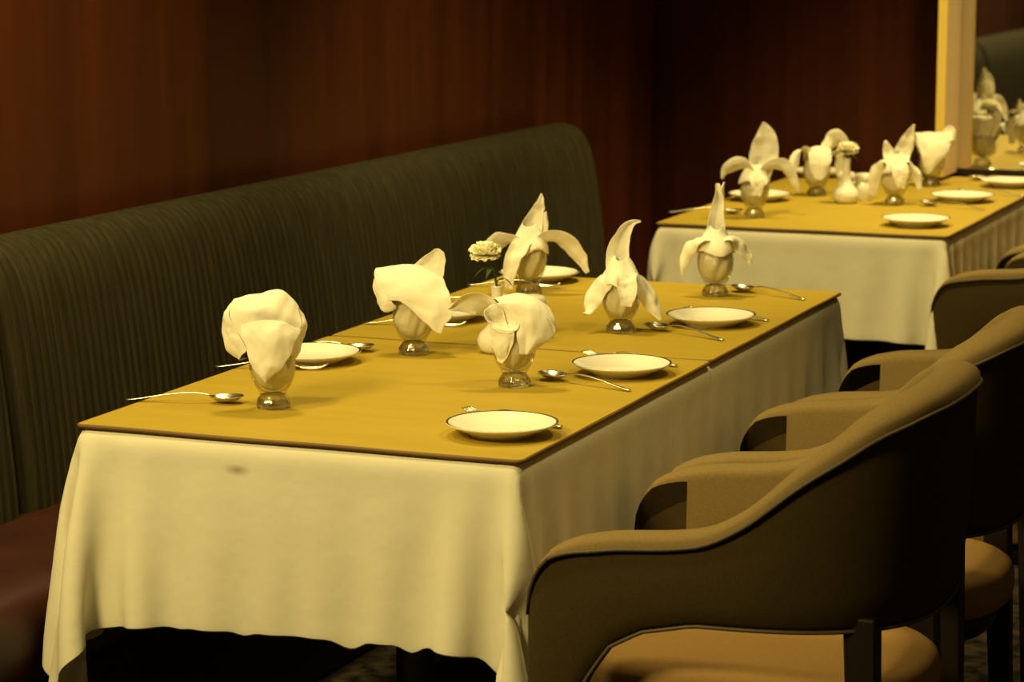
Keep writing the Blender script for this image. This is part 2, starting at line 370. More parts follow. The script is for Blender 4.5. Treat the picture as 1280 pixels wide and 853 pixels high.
    for (k, z) in [(0, .352), (.93, .352), (.95, .358), (.95, .392), (0, .3925)]:
        P.append([(.005 + k*.27*math.copysign(abs(math.cos(2*PI*q/48))**(2/2.6), math.cos(2*PI*q/48)), k*.21*math.copysign(abs(math.sin(2*PI*q/48))**(2/2.6), math.sin(2*PI*q/48)), z) for q in range(48)])
    b = MB(); b.grid(P, cv=True); b.build('seat_frame', M['darkwood'], t)
    def post(x0, y0, x1, y1, zt, w0, w1):
        b = MB(); R = []
        for k in range(6):
            u = k/5; x = x0 + (x1 - x0)*u; y = y0 + (y1 - y0)*u; w_ = (w0 + (w1 - w0)*u)/2; z = zt*u
            R.append([(x - w_, y - w_, z), (x + w_, y - w_, z), (x + w_, y + w_, z), (x - w_, y + w_, z)])
        b.grid(R, cv=True); b.add(R[0], [[0, 1, 2, 3]]); b.add(R[-1], [[0, 1, 2, 3]])
        b.build('leg', M['darkwood'], t, smooth=False, bevel=.004)
    for sy in (-1, 1):
        post(-.242, sy*.248, -.238, sy*.25, .315, .028, .042)
        post(.245, sy*.222, .222, sy*.203, .575, .034, .048)
    return t
ch0 = chair()
specs = [(1.095, .19, .04, 'brown upholstered tub armchair in the foreground, nearest of those at the front tables'),
         (1.075, .79, .03, 'brown tub armchair directly behind the foreground armchair, beside the join of the front tables'),
         (1.085, 1.39, .02, 'third brown tub armchair from the camera, at the far end of the middle table'),
         (.985, 3.135, -.12, 'brown tub armchair at the near right corner of the back table'),
         (.975, 3.77, 0, 'brown tub armchair at the far end of the back table, mostly out of the picture')]
for i, (x, y, rz, lab) in enumerate(specs):
    c = ch0 if i == 0 else copy_tree(ch0)
    c.location = (x, y, 0); c.rotation_euler = (0, 0, rz); c['label'] = lab

# ------------------------------------------------------------------ tableware
def plate0():
    b = MB()
    prof = [(0, .0035), (.045, .0035), (.047, 0), (.053, 0), (.054, .004), (.066, .009), (.082, .0165), (.0895, .0200), (.0905, .0212), (.0900, .0222)]
    b.lathe(prof, 64); b.lathe([(.0900, .0222), (.0882, .0222), (.0862, .0216)], 64, mi=1)
    b.lathe([(.0862, .0216), (.078, .0175), (.064, .0115), (.054, .0072), (.045, .0060), (0, .0058)], 64)
    return b.build('side_plate', [M['ceramic'], M['band']])
pl0 = plate0()
# front tables
plates = [(.675, .190, 'white side plate with dark rim at the near right corner of the nearest table'),
          (.655, .777, 'white dark-rimmed side plate by the seam on the chair side of the nearest table'),
          (.619, 1.374, 'white side plate on the chair side of the middle table'),
          (0.085, 0.672, 'white dark-rimmed side plate on the bench side, just right of the nearest napkin'),
          (0.101, 1.222, 'white side plate on the bench side half hidden behind the spread napkin petal'),
          (0.062, 1.815, 'white side plate at the far bench-side end of the middle table'),
          (.579, 3.140, 'white side plate at the near edge of the back table'),
          (0.556, 3.745, 'white side plate on the chair side of the back table, behind the nearer plate'),
          (0.018, 3.550, 'white side plate behind the leaf-shaped napkin on the bench side of the back table'),
          (-.020, 4.25, 'white side plate in the far wall-side corner of the back table'),
          (0.595, 4.185, 'white side plate right under the mirror rail on the back table')]
for i, (x, y, lab) in enumerate(plates):
    o = pl0 if i == 0 else pl0.copy()
    if i: C.objects.link(o)
    o.location = (x, y, ZT); o.rotation_euler = (0, 0, i*1.1); tag(o, lab, 'plate', 'white side plates')
def spoon0():
    t = thing('dinner_spoon', '', 'spoon', group='dinner spoons')
    P = []
    for i in range(13):                                       # bowl, tip at x=0, towards +x the handle
        u = i/12; x = .060*u; w_ = .0205*math.sqrt(max(0, 1 - (2*u - 1)**2))*(1 - .12*(2*u - 1)) + .0012
        row = []
        for j in range(9):
            v = j/4 - 1; dep = .0105*math.sin(PI*min(1, max(0, u)))**.7*(1 - v*v)
            row.append((x, v*w_, .0125 - dep + .0015*(1-u)))
        P.append(row)
    b = MB(); b.grid(P); b.build('bowl', M['steel'], t, solid=.0014, sub=1)
    cx = catmull([(.057, .0125, .0030), (.075, .0165, .0026), (.10, .0172, .0026), (.14, .0128, .0036), (.175, .0068, .0052), (.198, .0038, .0060), (.205, .0036, .0030)], 26)
    P = [[(x, -w_, z), (x, -w_*.5, z + .0012), (x, w_*.5, z + .0012), (x, w_, z), (x, w_*.5, z - .0012), (x, -w_*.5, z - .0012)] for x, z, w_ in cx]
    b = MB(); b.grid(P, cv=True); b.add(P[0], [list(range(6))]); b.add(P[-1], [list(range(6))]); b.build('handle', M['steel'], t)
    return t
def fork0():
    t = thing('dinner_fork', '', 'fork', group='dinner forks')
    b = MB()
    for k in range(4):
        y = (k - 1.5)*.0062
        pts = catmull([(0, y*.95, .0105), (.016, y, .0052), (.036, y, .0042), (.05, y, .0068)], 9)
        b.tube(pts, [.0008] + [.0013]*8, 6)
    P = [[(x, -w_, z), (x, 0, z - .0012), (x, w_, z), (x, 0, z + .0012)] for x, w_, z in catmull([(.046, .0112, .0062), (.056, .0112, .0085), (.067, .0075, .0115), (.074, .0035, .0132)], 12)]
    b.grid(P, cv=True); b.add(P[0], [[0, 1, 2, 3]]); b.add(P[-1], [[0, 1, 2, 3]]); b.build('head', M['steel'], t)
    cx = catmull([(.072, .0128, .0032), (.085, .0158, .0026), (.11, .0160, .0026), (.15, .0110, .0036), (.18, .0060, .0050), (.200, .0036, .0058), (.207, .0034, .0030)], 26)
    P = [[(x, -w_, z), (x, -w_*.5, z + .0012), (x, w_*.5, z + .0012), (x, w_, z), (x, w_*.5, z - .0012), (x, -w_*.5, z - .0012)] for x, z, w_ in cx]
    b = MB(); b.grid(P, cv=True); b.add(P[0], [list(range(6))]); b.add(P[-1], [list(range(6))]); b.build('handle', M['steel'], t)
    return t
def lay(t0, rows):
    for i, (x0, y0, x1, y1, lab) in enumerate(rows):
        o = t0 if i == 0 else copy_tree(t0)
        o.location = (x0, y0, ZT); o.rotation_euler = (0, 0, math.atan2(y1 - y0, x1 - x0)); o['label'] = lab
lay(spoon0(), [(0.536, 0.680, 0.738, 0.616, 'steel spoon beside the plate at the seam of the nearest table'),
               (0.520, 1.268, 0.722, 1.182, 'steel spoon just in front of the plate on the middle table'),
               (0.510, 1.838, 0.702, 1.756, 'steel spoon at the far right corner of the middle table'),
               (0.168, 0.262, -0.024, 0.203, 'steel spoon left of the nearest napkin on the bench side'),
               (0.142, 0.816, -0.055, 0.762, 'steel spoon beside the bench-side plate, its bowl pointing at the second napkin'),
               (.135, 1.43, -.062, 1.385, 'steel spoon behind the second bench-side napkin'),
               (.085, 3.206, -.112, 3.150, 'steel spoon at the foot of the leaf-shaped napkin on the back table'),
               (0.470, 3.600, 0.666, 3.545, 'steel spoon in front of the second plate on the back table'),
               (0.435, 4.325, 0.634, 4.305, 'steel spoon near the mirror on the back table')])
lay(fork0(), [(0.547, 0.332, 0.749, 0.270, 'steel fork tucked behind the plate at the near right corner'),
              (0.522, 0.930, 0.722, 0.882, 'steel fork behind the plate at the seam of the nearest table'),
              (0.517, 1.515, 0.718, 1.452, 'steel fork behind the plate on the middle table'),
              (0.150, 0.604, -0.040, 0.548, 'steel fork in front of the bench-side plate, behind the nearest napkin'),
              (.180, 1.150, -.022, 1.105, 'steel fork on the bench side behind the second napkin glass'),
              (0.150, 1.725, -0.050, 1.672, 'steel fork before the far bench-side plate of the middle table'),
              (.490, 3.970, .69, 3.925, 'steel fork behind the second chair-side plate of the back table')])
# goblets -------------------------------------------------------------
def goblet0():
    t = thing('footed_glass', '', 'glass', group='footed tumblers')
    b = MB(); b.lathe([(.0215, .0215), (.0235, .0275), (.0300, .0380), (.0362, .0520), (.0392, .0670), (.0395, .0800), (.0380, .0930), (.0366, .1020), (.0358, .1030), (.0350, .1020),
                       (.0364, .0925), (.0378, .0795), (.0375, .0672), (.0345, .0525), (.0284, .0395), (.0215, .0300), (.012, .0265), (0, .0258)], 48)
    b.build('bowl', M['thin_glass'], t)
    prof = [(0, .0012, 0), (.022, .0010, 0), (.0270, 0, .3), (.0292, .0018, 1), (.0296, .0060, 1), (.0284, .0120, 1), (.0252, .0170, .6), (.0222, .0205, .2), (.0213, .0225, 0), (.0150, .0245, 0), (0, .0250, 0)]
    P = [[(r*(1 - .05*f*abs(math.sin(5.5*a))), a, z) for r, z, f in prof] for a in [2*PI*k/88 for k in range(88)]]
    b = MB(); b.grid([[(r*math.cos(a), r*math.sin(a), z) for r, a, z in row] for row in P], cu=True)
    b.build('foot', M['solid_glass'], t)
    return t
glasses = [(.229, .252, 'the napkin glass nearest the camera, bench side of the nearest table'),
           (.219, .826, 'second napkin glass along the bench side, left of the spread petals'),
           (.115, 1.629, 'third napkin glass along the bench side, beside the cream flower'),
           (.523, .595, 'napkin glass in the middle of the nearest table, left of the spoon'),
           (.487, 1.213, 'napkin glass on the chair side of the middle table, beside a plate'),
           (.499, 1.753, 'napkin glass at the far end of the middle table'),
           (.132, 3.151, 'napkin glass at the near left end of the back table'),
           (.133, 3.724, 'napkin glass left of the white vase on the back table'),
           (.400, 3.593, 'napkin glass right of the salt and pepper pots'),
           (.372, 4.107, 'napkin glass on the back table just in front of the tan upright panel')]
g0 = goblet0()
for i, (x, y, lab) in enumerate(glasses):
    o = g0 if i == 0 else copy_tree(g0)
    o.location = (x, y, ZT); o.rotation_euler = (0, 0, .7*i); o['label'] = lab
# napkins: coordinates in cm, u across, d towards the seats at the front, z above the cover
YAW = math.atan2(Rv.y, Rv.x)
def petal(spine, widths, lat, cup=0., nu=26, nv=13, wob=0., seed=0, curl=0.):
    r = np.random.default_rng(seed)
    sp_ = catmull(spine, nu); wd = catmull([[x] for x in widths], nu)[:, 0]
    lt = catmull(lat, nu) if hasattr(lat[0], '__len__') else np.array([lat]*nu, float)
    ph = r.uniform(0, 6.28, 3); P = []
    for i in range(nu):
        t = sp_[min(i + 1, nu - 1)] - sp_[max(i - 1, 0)]; t /= np.linalg.norm(t) + 1e-9
        a = lt[i] - t*np.dot(lt[i], t); a /= np.linalg.norm(a) + 1e-9
        n = np.cross(t, a); u = i/(nu - 1); row = []
        for j in range(nv):
            v = 2*j/(nv - 1) - 1
            q = sp_[i] + a*v*max(wd[i], .03) + n*(cup*wd[i]*(abs(v)**1.4) + wob*math.sin(3.1*v + 5*u + ph[0])*math.sin(PI*u)**.5 + .12*math.sin(7*u*2 + ph[1])*v*v)
            row.append(q)
        P.append(row)
    return P
def patch(rows, nu=26, nv=24):
    R = [catmull(r_, nv) for r_ in rows]
    cols = [catmull([R[i][j] for i in range(len(R))], nu) for j in range(nv)]
    return [[cols[j][i] for j in range(nv)] for i in range(nu)]
def stuffing(seed, h=10.2, rim=3.35):
    r = np.random.default_rng(seed); P = []; ph = r.uniform(0, 6.28, 6); k1 = int(r.integers(4, 7))
    zs = np.linspace(2.9, h, 15)
    for z in zs:
        R_ = np.interp(z, [2.9, 3.6, 4.6, 6.0, 7.4, 8.8, 10.2], [.6, 2.05, 2.98, 3.56, 3.72, 3.66, rim])
        row = []
        for q in range(44):
            a = 2*PI*q/44
            f = .915 + .06*math.sin(k1*a + ph[0] + .35*z) + .05*math.sin(2*a + ph[1] - .6*z) + .05*math.sin((k1 + 4)*a + ph[2] + .9*z)
            f = min(f, .985)
            row.append((R_*f*math.cos(a), R_*f*math.sin(a), z))
        P.append(row)
    return P
U_ = (1, 0, 0); D_ = (0, 1, 0); Z_ = (0, 0, 1)
NAP = []
# nearest, bench side: broad hood folded forward to a point
NAP.append((0, 1.06, 11, [
 ('g', [[(-3.2,-2.2,9.6),(-1,-3.2,9.6),(1.2,-3,9.6),(3,-2,9.6)], [(-6.2,-2,14.5),(-2,-3.2,15),(2,-3,15),(4.8,-2,13.5)], [(-5.8,-.6,17.4),(-2.2,-.8,18.4),(1.6,-.6,19.0),(4.2,-.4,16.2)],
        [(-6.6,1.2,15.8),(-2.8,2.4,16.3),(1.4,2.5,16.6),(4.9,1.3,13.9)], [(-5.6,2.0,13.4),(-2.2,2.6,14.2),(1.2,2.7,14.2),(4.4,2.0,12.6)], [(-3.8,3.1,10.4),(-1.8,3.6,10.6),(.8,3.6,10.6),(3.4,3.0,10)], [(-2.8,3.4,8.2),(-1.4,3.8,8),(.4,3.8,8),(2.4,3.4,8.2)]]),
 ('g', [[(-4.9,2.0,13.9),(-1.7,3.0,14.5),(1.4,3.0,14.5),(4.7,2.0,13.0)], [(-4.6,3.2,12.4),(-1.6,4.4,12.6),(1.4,4.4,12.6),(4.2,3.1,11.4)], [(-3.6,4.0,9.8),(-1.4,4.9,9.4),(.6,4.9,9.6),(3.2,4.0,9.4)], [(-2.4,4.3,7.0),(-1.3,5.0,6.4),(-.1,5.0,6.5),(1.7,4.3,7.4)], [(-1.3,4.5,5.6),(-.9,4.7,5.3),(-.5,4.7,5.3),(.1,4.4,5.8)]]),
 ('g', [[(-5.8,-.6,17.2),(-6.6,1.2,15.6),(-5.3,2.2,13.0),(-3.8,3.1,10.2)], [(-7.0,-1,16.2),(-7.6,.4,14.6),(-6.6,1.6,11.8),(-4.6,2.4,9.4)], [(-7.0,-1.5,14),(-7.9,-.4,12.6),(-7.0,.6,9.8),(-4.8,1.4,8.2)], [(-5,-2,11),(-6.2,-1,9.8),(-5.2,.2,8.4),(-3.5,.6,8.4)]]),
 ('g', [[(4.2,-.4,16),(4.9,1.3,13.8),(4.2,2.2,12),(3.3,3.0,9.6)], [(5.0,-.9,15),(5.5,.3,13),(4.9,1.4,10.8),(3.7,2.2,8.8)], [(4.4,-1.6,13),(4.9,-.8,11.5),(4.4,.2,9.8),(3.5,1,8.6)]])],
 'white napkin folded like a hood with a pointed front flap, nearest the camera'))
NAP.append((1, 1.044, 12, [
 ('g', [[(-3.2,-1.5,9.8),(-1,-2.6,10),(1.4,-2.6,10),(3.2,-1.5,9.8)], [(-5.6,-1.2,14.2),(-1.8,-2.0,15.2),(2,-2.2,14.8),(4.6,-1.4,13.4)], [(-6.6,.0,15.7),(-2.6,-.2,16.2),(1.6,-.4,15.9),(5.2,-.3,13.9)], [(-6.9,1.8,13.6),(-3.2,2.6,13.9),(1.2,2.6,13.5),(6.2,1.6,12.4)], [(-5.6,2.8,11.0),(-3.0,3.6,11.4),(1.8,4.1,10.8),(6.9,3.0,10.0)], [(-3.6,3.6,10.4),(-1.8,3.9,10.8),(2.6,4.6,8.6),(6.8,3.8,7.6)], [(-1.6,3.9,10.2),(-.2,4.2,9.6),(3.2,4.8,6.8),(5.8,4.4,6.0)], [(1.4,4.2,7.6),(2.2,4.5,6.6),(3.8,4.8,5.2),(4.9,4.6,4.6)]]),
 ('g', [[(-6.6,1.0,15.2),(-5.4,2.2,13.6),(-4.6,2.6,12.4)], [(-7.2,1.4,12.6),(-5.6,3.0,11.0),(-4.0,3.2,10.6)], [(-6.4,1.5,9.8),(-5.0,2.6,8.6),(-3.0,3.0,9.6)], [(-5.4,1.2,8.8),(-4.4,2.0,8.2),(-2.8,2.4,9.2)]]),
 ('g', [[(-1.6,-2.2,11),(1.4,-2.8,11),(3.4,-2,11)], [(-.6,-2.6,15),(2.6,-3.2,15),(5.2,-2.2,14)], [(1.6,-2.6,17.4),(3.8,-2.8,17.4),(5.8,-1.8,16.6)], [(4.0,-2.2,18.8),(4.7,-2.2,18.9),(5.4,-1.7,18.2)]])],
 'white napkin flopping wide over both sides of its glass, second along the bench'))
# third on the bench side
NAP.append((2, 1.04, 13, [
 ('p', [(-.6,-.6,9.4),(.2,-.8,12.5),(1.6,-.9,16.5),(2.4,-.8,19),(2.75,-.7,21)], [2.2,2.5,1.75,.85,.12], U_, .45, 21),
 ('p', [(2.2,-.2,9),(2.8,-.2,12.5),(3.4,-.3,15.2),(3.7,-.3,17.2)], [1.3,1.15,.7,.1], U_, -.3, 22),
 ('p', [(.8,.6,9.6),(3.8,.9,11.4),(7.4,1.0,10.8),(10.3,1.0,8.0),(12.2,.9,4.6)], [1.8,2.2,2.2,1.6,.5], [(0,.8,.3),(.1,.9,.5),(.3,.6,.7),(.7,.4,.5),(.9,.3,.3)], .42, 23),
 ('p', [(-.8,.6,9.6),(-3.2,.9,11),(-6,1.0,11),(-8.4,.9,10),(-9.6,.8,8.4)], [1.7,2.0,2.1,1.3,.1], [(0,.9,.3),(-.1,.9,.5),(-.2,.6,.8),(-.4,.5,.7),(-.5,.5,.6)], -.42, 24),
 ('p', [(0,1.4,9.8),(-1.4,3.2,10.0),(-3.2,4.6,8.4),(-4.0,5.2,5.0),(-4.2,5.2,1.6)], [1.8,2.0,1.8,1.4,.6], U_, -.35, 25)],
 'white napkin with a tall spire and wings spread left and right, beside the cream flower'))
# middle of the nearest table
NAP.append((3, 1.025, 14, [
 ('p', [(-1.2,0,10.4),(-3.4,.4,13.2),(-6.2,.6,14.8),(-9.0,.6,14.3),(-11.4,.6,13.4)], [2.0,2.4,2.4,1.6,.1], [(0,.8,.6),(0,.6,.8),(0,.45,.9),(0,.4,.9),(0,.4,.9)], .3, 31),
 ('g', [[(-3.2,-1.2,9.8),(-1,-2.8,10),(1.4,-2.8,10),(3.3,-1.2,9.8)], [(-4.2,-.8,13.6),(-1,-2.2,14.6),(2.2,-2.2,14.6),(5.0,-1.0,13.2)], [(-3.4,.6,15.2),(0,.2,16.0),(3.0,.0,15.6),(6.0,.0,13.6)], [(-2.0,2.0,14.2),(.6,2.5,14.9),(3.6,2.4,14.4),(7.0,1.0,11.8)], [(-.2,3.1,12.2),(1.6,3.6,12.2),(3.8,3.7,11.4),(6.8,1.8,9.6)], [(.4,3.4,9.2),(1.6,3.6,9.0),(3.2,4.0,8.6),(5.0,2.6,7.9)], [(.8,3.5,6.4),(1.5,3.6,6.2),(2.4,3.7,6.2),(3.3,2.8,6.4)]]),
 ('g', [[(-3.4,1.6,14.6),(-2.6,2.0,14.8),(-1.2,2.2,14.6),(.2,2.4,13.8)], [(-5.0,2.6,13.6),(-3.6,2.2,12.8),(-1.4,2.2,12.2),(.8,3.4,11.6)], [(-5.0,3.2,12.6),(-3.8,1.6,11.6),(-1.8,1.6,11.0),(.6,3.8,10.6)], [(-4.4,3.4,11.6),(-3.4,3.6,10.6),(-1.6,4.2,10.0),(.2,4.0,10.2)]]),
 ('g', [[(-4.2,2.8,11.4),(-3.2,3.4,10.8),(-1.6,4.0,10.4),(0,3.9,10.4)], [(-3.8,3.0,9.0),(-2.8,3.8,8.8),(-1.4,4.2,8.6),(-.2,3.7,8.6)], [(-3.4,3.0,6.6),(-2.6,3.7,6.2),(-1.6,3.9,6.2),(-.8,3.6,6.4)], [(-2.8,2.9,4.8),(-2.3,3.3,4.5),(-1.8,3.4,4.5),(-1.4,3.3,4.8)]]),
 ('p', [(2.6,.6,10),(4.6,.8,11.6),(6.0,.8,10.8),(6.2,.8,8.6)], [1.6,1.8,1.6,.8], D_, .3, 35)],
 'white napkin with one long petal reaching left, in the middle of the nearest table'))
NAP.append((4, 1.025, 15, [
 ('p', [(-.4,-.8,9.4),(-.8,-1.0,12.6),(-.6,-1.0,16),(.5,-1.0,19.2),(2.0,-.9,21.2),(3.9,-.8,21.6)], [2.1,2.3,2.2,1.5,.7,.15], [U_,U_,U_,(.9,0,-.35),(.6,0,-.7),(.2,0,-.9)], .5, 41),
 ('p', [(-.6,.4,12.0),(-3.2,.9,11.2),(-5.0,1.2,8.2),(-6.2,1.3,5.2),(-7.6,1.4,3.8)], [1.7,2.9,2.3,1.4,.2], [(0,.9,.2),(.5,.8,0),(.8,.5,.3),(.9,.3,.3),(.5,.3,.8)], .42, 42),
 ('p', [(.6,.6,12.2),(3.2,1.2,11.4),(5.0,1.6,8.6),(6.4,1.7,5.6),(7.6,1.8,2.6)], [1.7,2.9,2.3,1.6,.3], [(0,.9,.2),(-.5,.8,0),(-.8,.5,.3),(-.9,.3,.3),(-.9,.3,.3)], -.42, 43),
 ('p', [(.6,1.6,10.4),(.8,3.4,10.6),(1.0,4.3,8.4),(1.0,4.2,5.8)], [1.9,2.1,1.8,1.0], U_, -.45, 44)],
 'white napkin like a bent-necked bird, chair side of the middle table'))
# far end of the middle table
NAP.append((5, 1.026, 16, [
 ('p', [(-.2,-.6,9.4),(-.2,-.8,13),(.2,-.9,17),(.5,-.9,21),(.4,-.9,23.6)], [2.3,2.2,1.6,1.1,.35], U_, .6, 51),
 ('p', [(.6,-.7,14),(.9,-.8,18),(1.2,-.8,21.5),(1.6,-.8,24)], [1.2,1.1,.7,.12], U_, -.5, 52),
 ('p', [(-.4,.2,12.0),(-3.2,.6,12.6),(-5.4,.8,11.4),(-6.6,.9,8.4),(-7.1,.9,4.4)], [1.6,3.0,2.4,1.3,.2], [(0,.9,.2),(.2,.9,.2),(.6,.7,.2),(.8,.5,.2),(.9,.3,.1)], .42, 53),
 ('p', [(.4,.2,12.2),(3.2,.6,12.8),(5.2,.8,11.6),(6.4,.9,9.2),(7.4,.9,6.8)], [1.6,3.0,2.5,1.6,.3], [(0,.9,.2),(-.2,.9,.2),(-.6,.7,.2),(-.8,.5,.2),(-.9,.3,.1)], -.42, 54),],
 'white napkin with a straight split spire, at the far end of the middle table'))
# back table
NAP.append((6, 1.01, 17, [
 ('p', [(.8,-.6,9.6),(1.8,-.8,13.5),(2.5,-.9,18),(2.7,-.9,22),(2.2,-.8,25.3)], [2.2,3.4,3.9,2.6,.3], U_, .28, 61),
 ('p', [(-.6,.4,10.4),(-2.8,.8,13.4),(-5.2,.9,13.8),(-7.4,.9,12.2),(-8.5,.9,10.2)], [1.9,2.3,2.3,2.0,1.4], [(0,.8,.3),(0,.7,.7),(0,.5,.9),(.2,.4,.9),(.4,.3,.8)], -.42, 62),
 ('p', [(1.4,.4,10.6),(4.2,.9,13.4),(7.4,1.0,13.6),(9.8,1.0,11.0),(11.5,1.0,6.8)], [1.9,2.2,2.0,1.5,.4], [(0,.8,.3),(0,.7,.7),(.2,.5,.8),(.6,.4,.6),(.9,.3,.3)], .42, 63),
 ('p', [(.3,1.4,10.2),(.3,3.3,10.4),(.3,4.1,8.2),(.2,4.1,6.2)], [1.8,1.9,1.6,.9], U_, -.4, 64)],
 'white napkin with a broad upright leaf, near left end of the back table'))
NAP.append((7, 1.01, 18, [
 ('g', [[(-3.2,-1.2,9.8),(0,-2.8,10),(3.3,-1.2,9.8)], [(-3.8,-.8,12.6),(0,-1.8,13.6),(3.8,-.8,13)], [(-2.4,.8,13.6),(.4,1.0,14.2),(3.8,.6,13.4)], [(-2.8,2.6,11.6),(.8,3.4,12.0),(4.0,2.4,11.6)], [(-2.4,3.4,8.6),(.8,4.2,8.4),(3.2,3.2,8.8)], [(-1.2,3.6,5.4),(.6,4.0,4.8),(1.8,3.4,5.6)]]),
 ('p', [(-1.4,.2,11),(-4.0,.6,13.2),(-5.8,.8,11.4),(-6.8,.8,8.6),(-7.4,.8,7.0)], [1.8,2.2,2.0,1.4,.4], [(0,.9,.2),(.2,.9,.3),(.6,.6,.4),(.8,.4,.3),(.9,.3,.1)], -.3, 71),
 ('p', [(2.0,-1.0,10.6),(3.6,-1.6,14),(5.2,-1.8,16.2),(6.8,-1.7,15.8),(7.8,-1.5,13.8)], [2.0,2.4,2.6,2.2,1.1], [(0,.8,.4),(-.5,.5,.6),(-.5,.4,.7),(.2,.5,.8),(.6,.5,.4)], .35, 72),
 ('p', [(2.0,.4,10.4),(5.0,.8,11.8),(6.6,1.0,9.0),(7.0,1.0,5.4)], [1.7,2.0,1.8,1.3], [(0,.9,.2),(.3,.9,.3),(.8,.5,.2),(.9,.3,.1)], .3, 73)],
 'white napkin slumped left of the white vase on the back table'))
NAP.append((8, 1.01, 19, [
 ('p', [(-1,-.6,10),(-1.6,-.8,13),(-2.3,-.9,15.6),(-2.9,-.9,17.8)], [1.9,1.8,1.2,.2], U_, .3, 81),
 ('p', [(.8,-.8,10),(1.8,-1.0,14),(3.4,-1.1,18),(5.0,-1.0,22.2)], [2.2,2.5,1.8,.15], U_, .3, 82),
 ('p', [(-1,.3,10.6),(-3.8,.7,12.4),(-5.6,.9,10.4),(-6.2,.9,6.6),(-6.2,.9,2.4)], [1.9,2.2,2.0,1.6,.9], [(0,.9,.2),(.2,.9,.3),(.7,.6,.3),(.9,.3,.1),(.9,.3,0)], .42, 83),
 ('p', [(1,.3,10.8),(3.6,.7,12.2),(5.4,.9,10.2),(6.3,.9,7.2),(6.9,.9,4.2)], [1.9,2.2,1.9,1.4,.5], [(0,.9,.2),(-.2,.9,.3),(-.7,.6,.3),(-.9,.3,.1),(-.9,.3,0)], -.42, 84),
 ('p', [(.2,1.4,10.4),(.4,3.4,10.6),(.8,4.2,8.2),(.9,4.2,5.0)], [1.9,2.2,2.0,1.1], U_, -.4, 85)],
 'white napkin with drooping sides and a slanting point, right of the salt and pepper pots'))
NAP.append((9, 1.01, 20, [
 ('g', [[(-3.2,-1.5,9.8),(-1,-2.8,10),(1.4,-2.8,10),(3.3,-1.5,9.8)], [(-5.6,-1.6,14.4),(-2,-2.2,15),(2,-2.2,15),(5.4,-1.4,14.6)], [(-5.0,.2,15.6),(-1.6,.2,15.8),(2.2,.2,15.8),(6.2,.2,15.8)], [(-4.4,2.2,12.6),(-1.6,3.2,13),(2,3.2,12.8),(5.4,2.0,12.6)], [(-3.6,3.6,9.4),(-1.8,4.4,9.4),(.8,4.4,9.2),(3.4,3.4,9)], [(-2.8,4.1,6.0),(-1.8,4.5,5.6),(-.6,4.4,5.6),(.8,4.0,6.2)], [(-2.2,4.2,4.6),(-1.8,4.3,4.3),(-1.4,4.3,4.3),(-.8,4.1,4.8)]]),
 ('p', [(2.4,-.6,10),(4.4,-.8,13.5),(5.2,-.8,16.2),(5.4,-.8,17.8)], [1.8,2.0,1.8,.7], U_, .3, 91),
 ('p', [(2.0,.4,10),(4.6,.6,12.4),(6.6,.7,13.6),(7.2,.7,11.4)], [1.6,1.8,1.6,.5], D_, .3, 92)],
 'white napkin spread like a fan, in front of the tan upright panel'))
for gi, sc, seed, parts, lab in NAP:
    b = MB(); b.grid(stuffing(seed), cv=True); nstuff = len(b.v)
    if gi in (2, 4, 5, 6, 8):                                  # the cloth spreads over the rim before it splits into petals
        P = []
        for (r_, z_) in [(1.2, 14.2), (1.75, 13.2), (2.5, 12.3), (3.3, 11.5), (3.95, 10.7), (4.1, 9.9)]:
            P.append([(r_*math.cos(a)*(1 + .07*math.sin(3*a + seed)), r_*math.sin(a)*(1 + .07*math.sin(3*a + seed)), z_ - ((.55 + .75*math.sin(4*a + seed)) if gi in (2, 4) else .45 + .5*math.sin(3*a + seed))*max(0, r_ - 2.4)/1.7 + 1.1*abs(math.cos(a))**4*math.sin(PI*min(1, r_/4.1))) for a in [2*PI*q/40 for q in range(40)]])
        b.grid(P, cv=True)
    for pt in parts:
        G = patch(pt[1]) if pt[0] == 'g' else petal(pt[1], pt[2], pt[3], pt[4], seed=pt[5], wob=.18)
        b.grid(G)
    q = []
    for vi, (u, d, z) in enumerate(b.v):
        if vi >= nstuff:                                        # creases of a starched cloth
            v_ = Vector((u, d, z)); o1 = noise.noise_vector(v_*.42 + Vector((seed, 0, 0)))*.34 + noise.noise_vector(v_*1.15 + Vector((0, seed, 0)))*.13
            u += o1.x; d += o1.y; z += o1.z*.7
            rr = math.hypot(u, d)
            if z < 10.4 and rr < 4.0 and rr > .01: kk = 4.05/rr; u *= kk; d *= kk
        zz = 2.9 + (z - 2.9)*(sc if z > 10.2 else 1); k = sc if z > 10.2 else 1
        k = sc if math.hypot(u, d) > 3.4 else 1
        q.append((u*k*.01, -d*k*.01, zz*.01))
    b.v = q
    o = b.build('folded_napkin', M['napkin'], None, weld=False, solid=.0011, sub=1)
    o.location = (glasses[gi][0], glasses[gi][1], ZT); o.rotation_euler = (0, 0, YAW); tag(o, lab, 'napkin', 'folded napkins in the glasses')
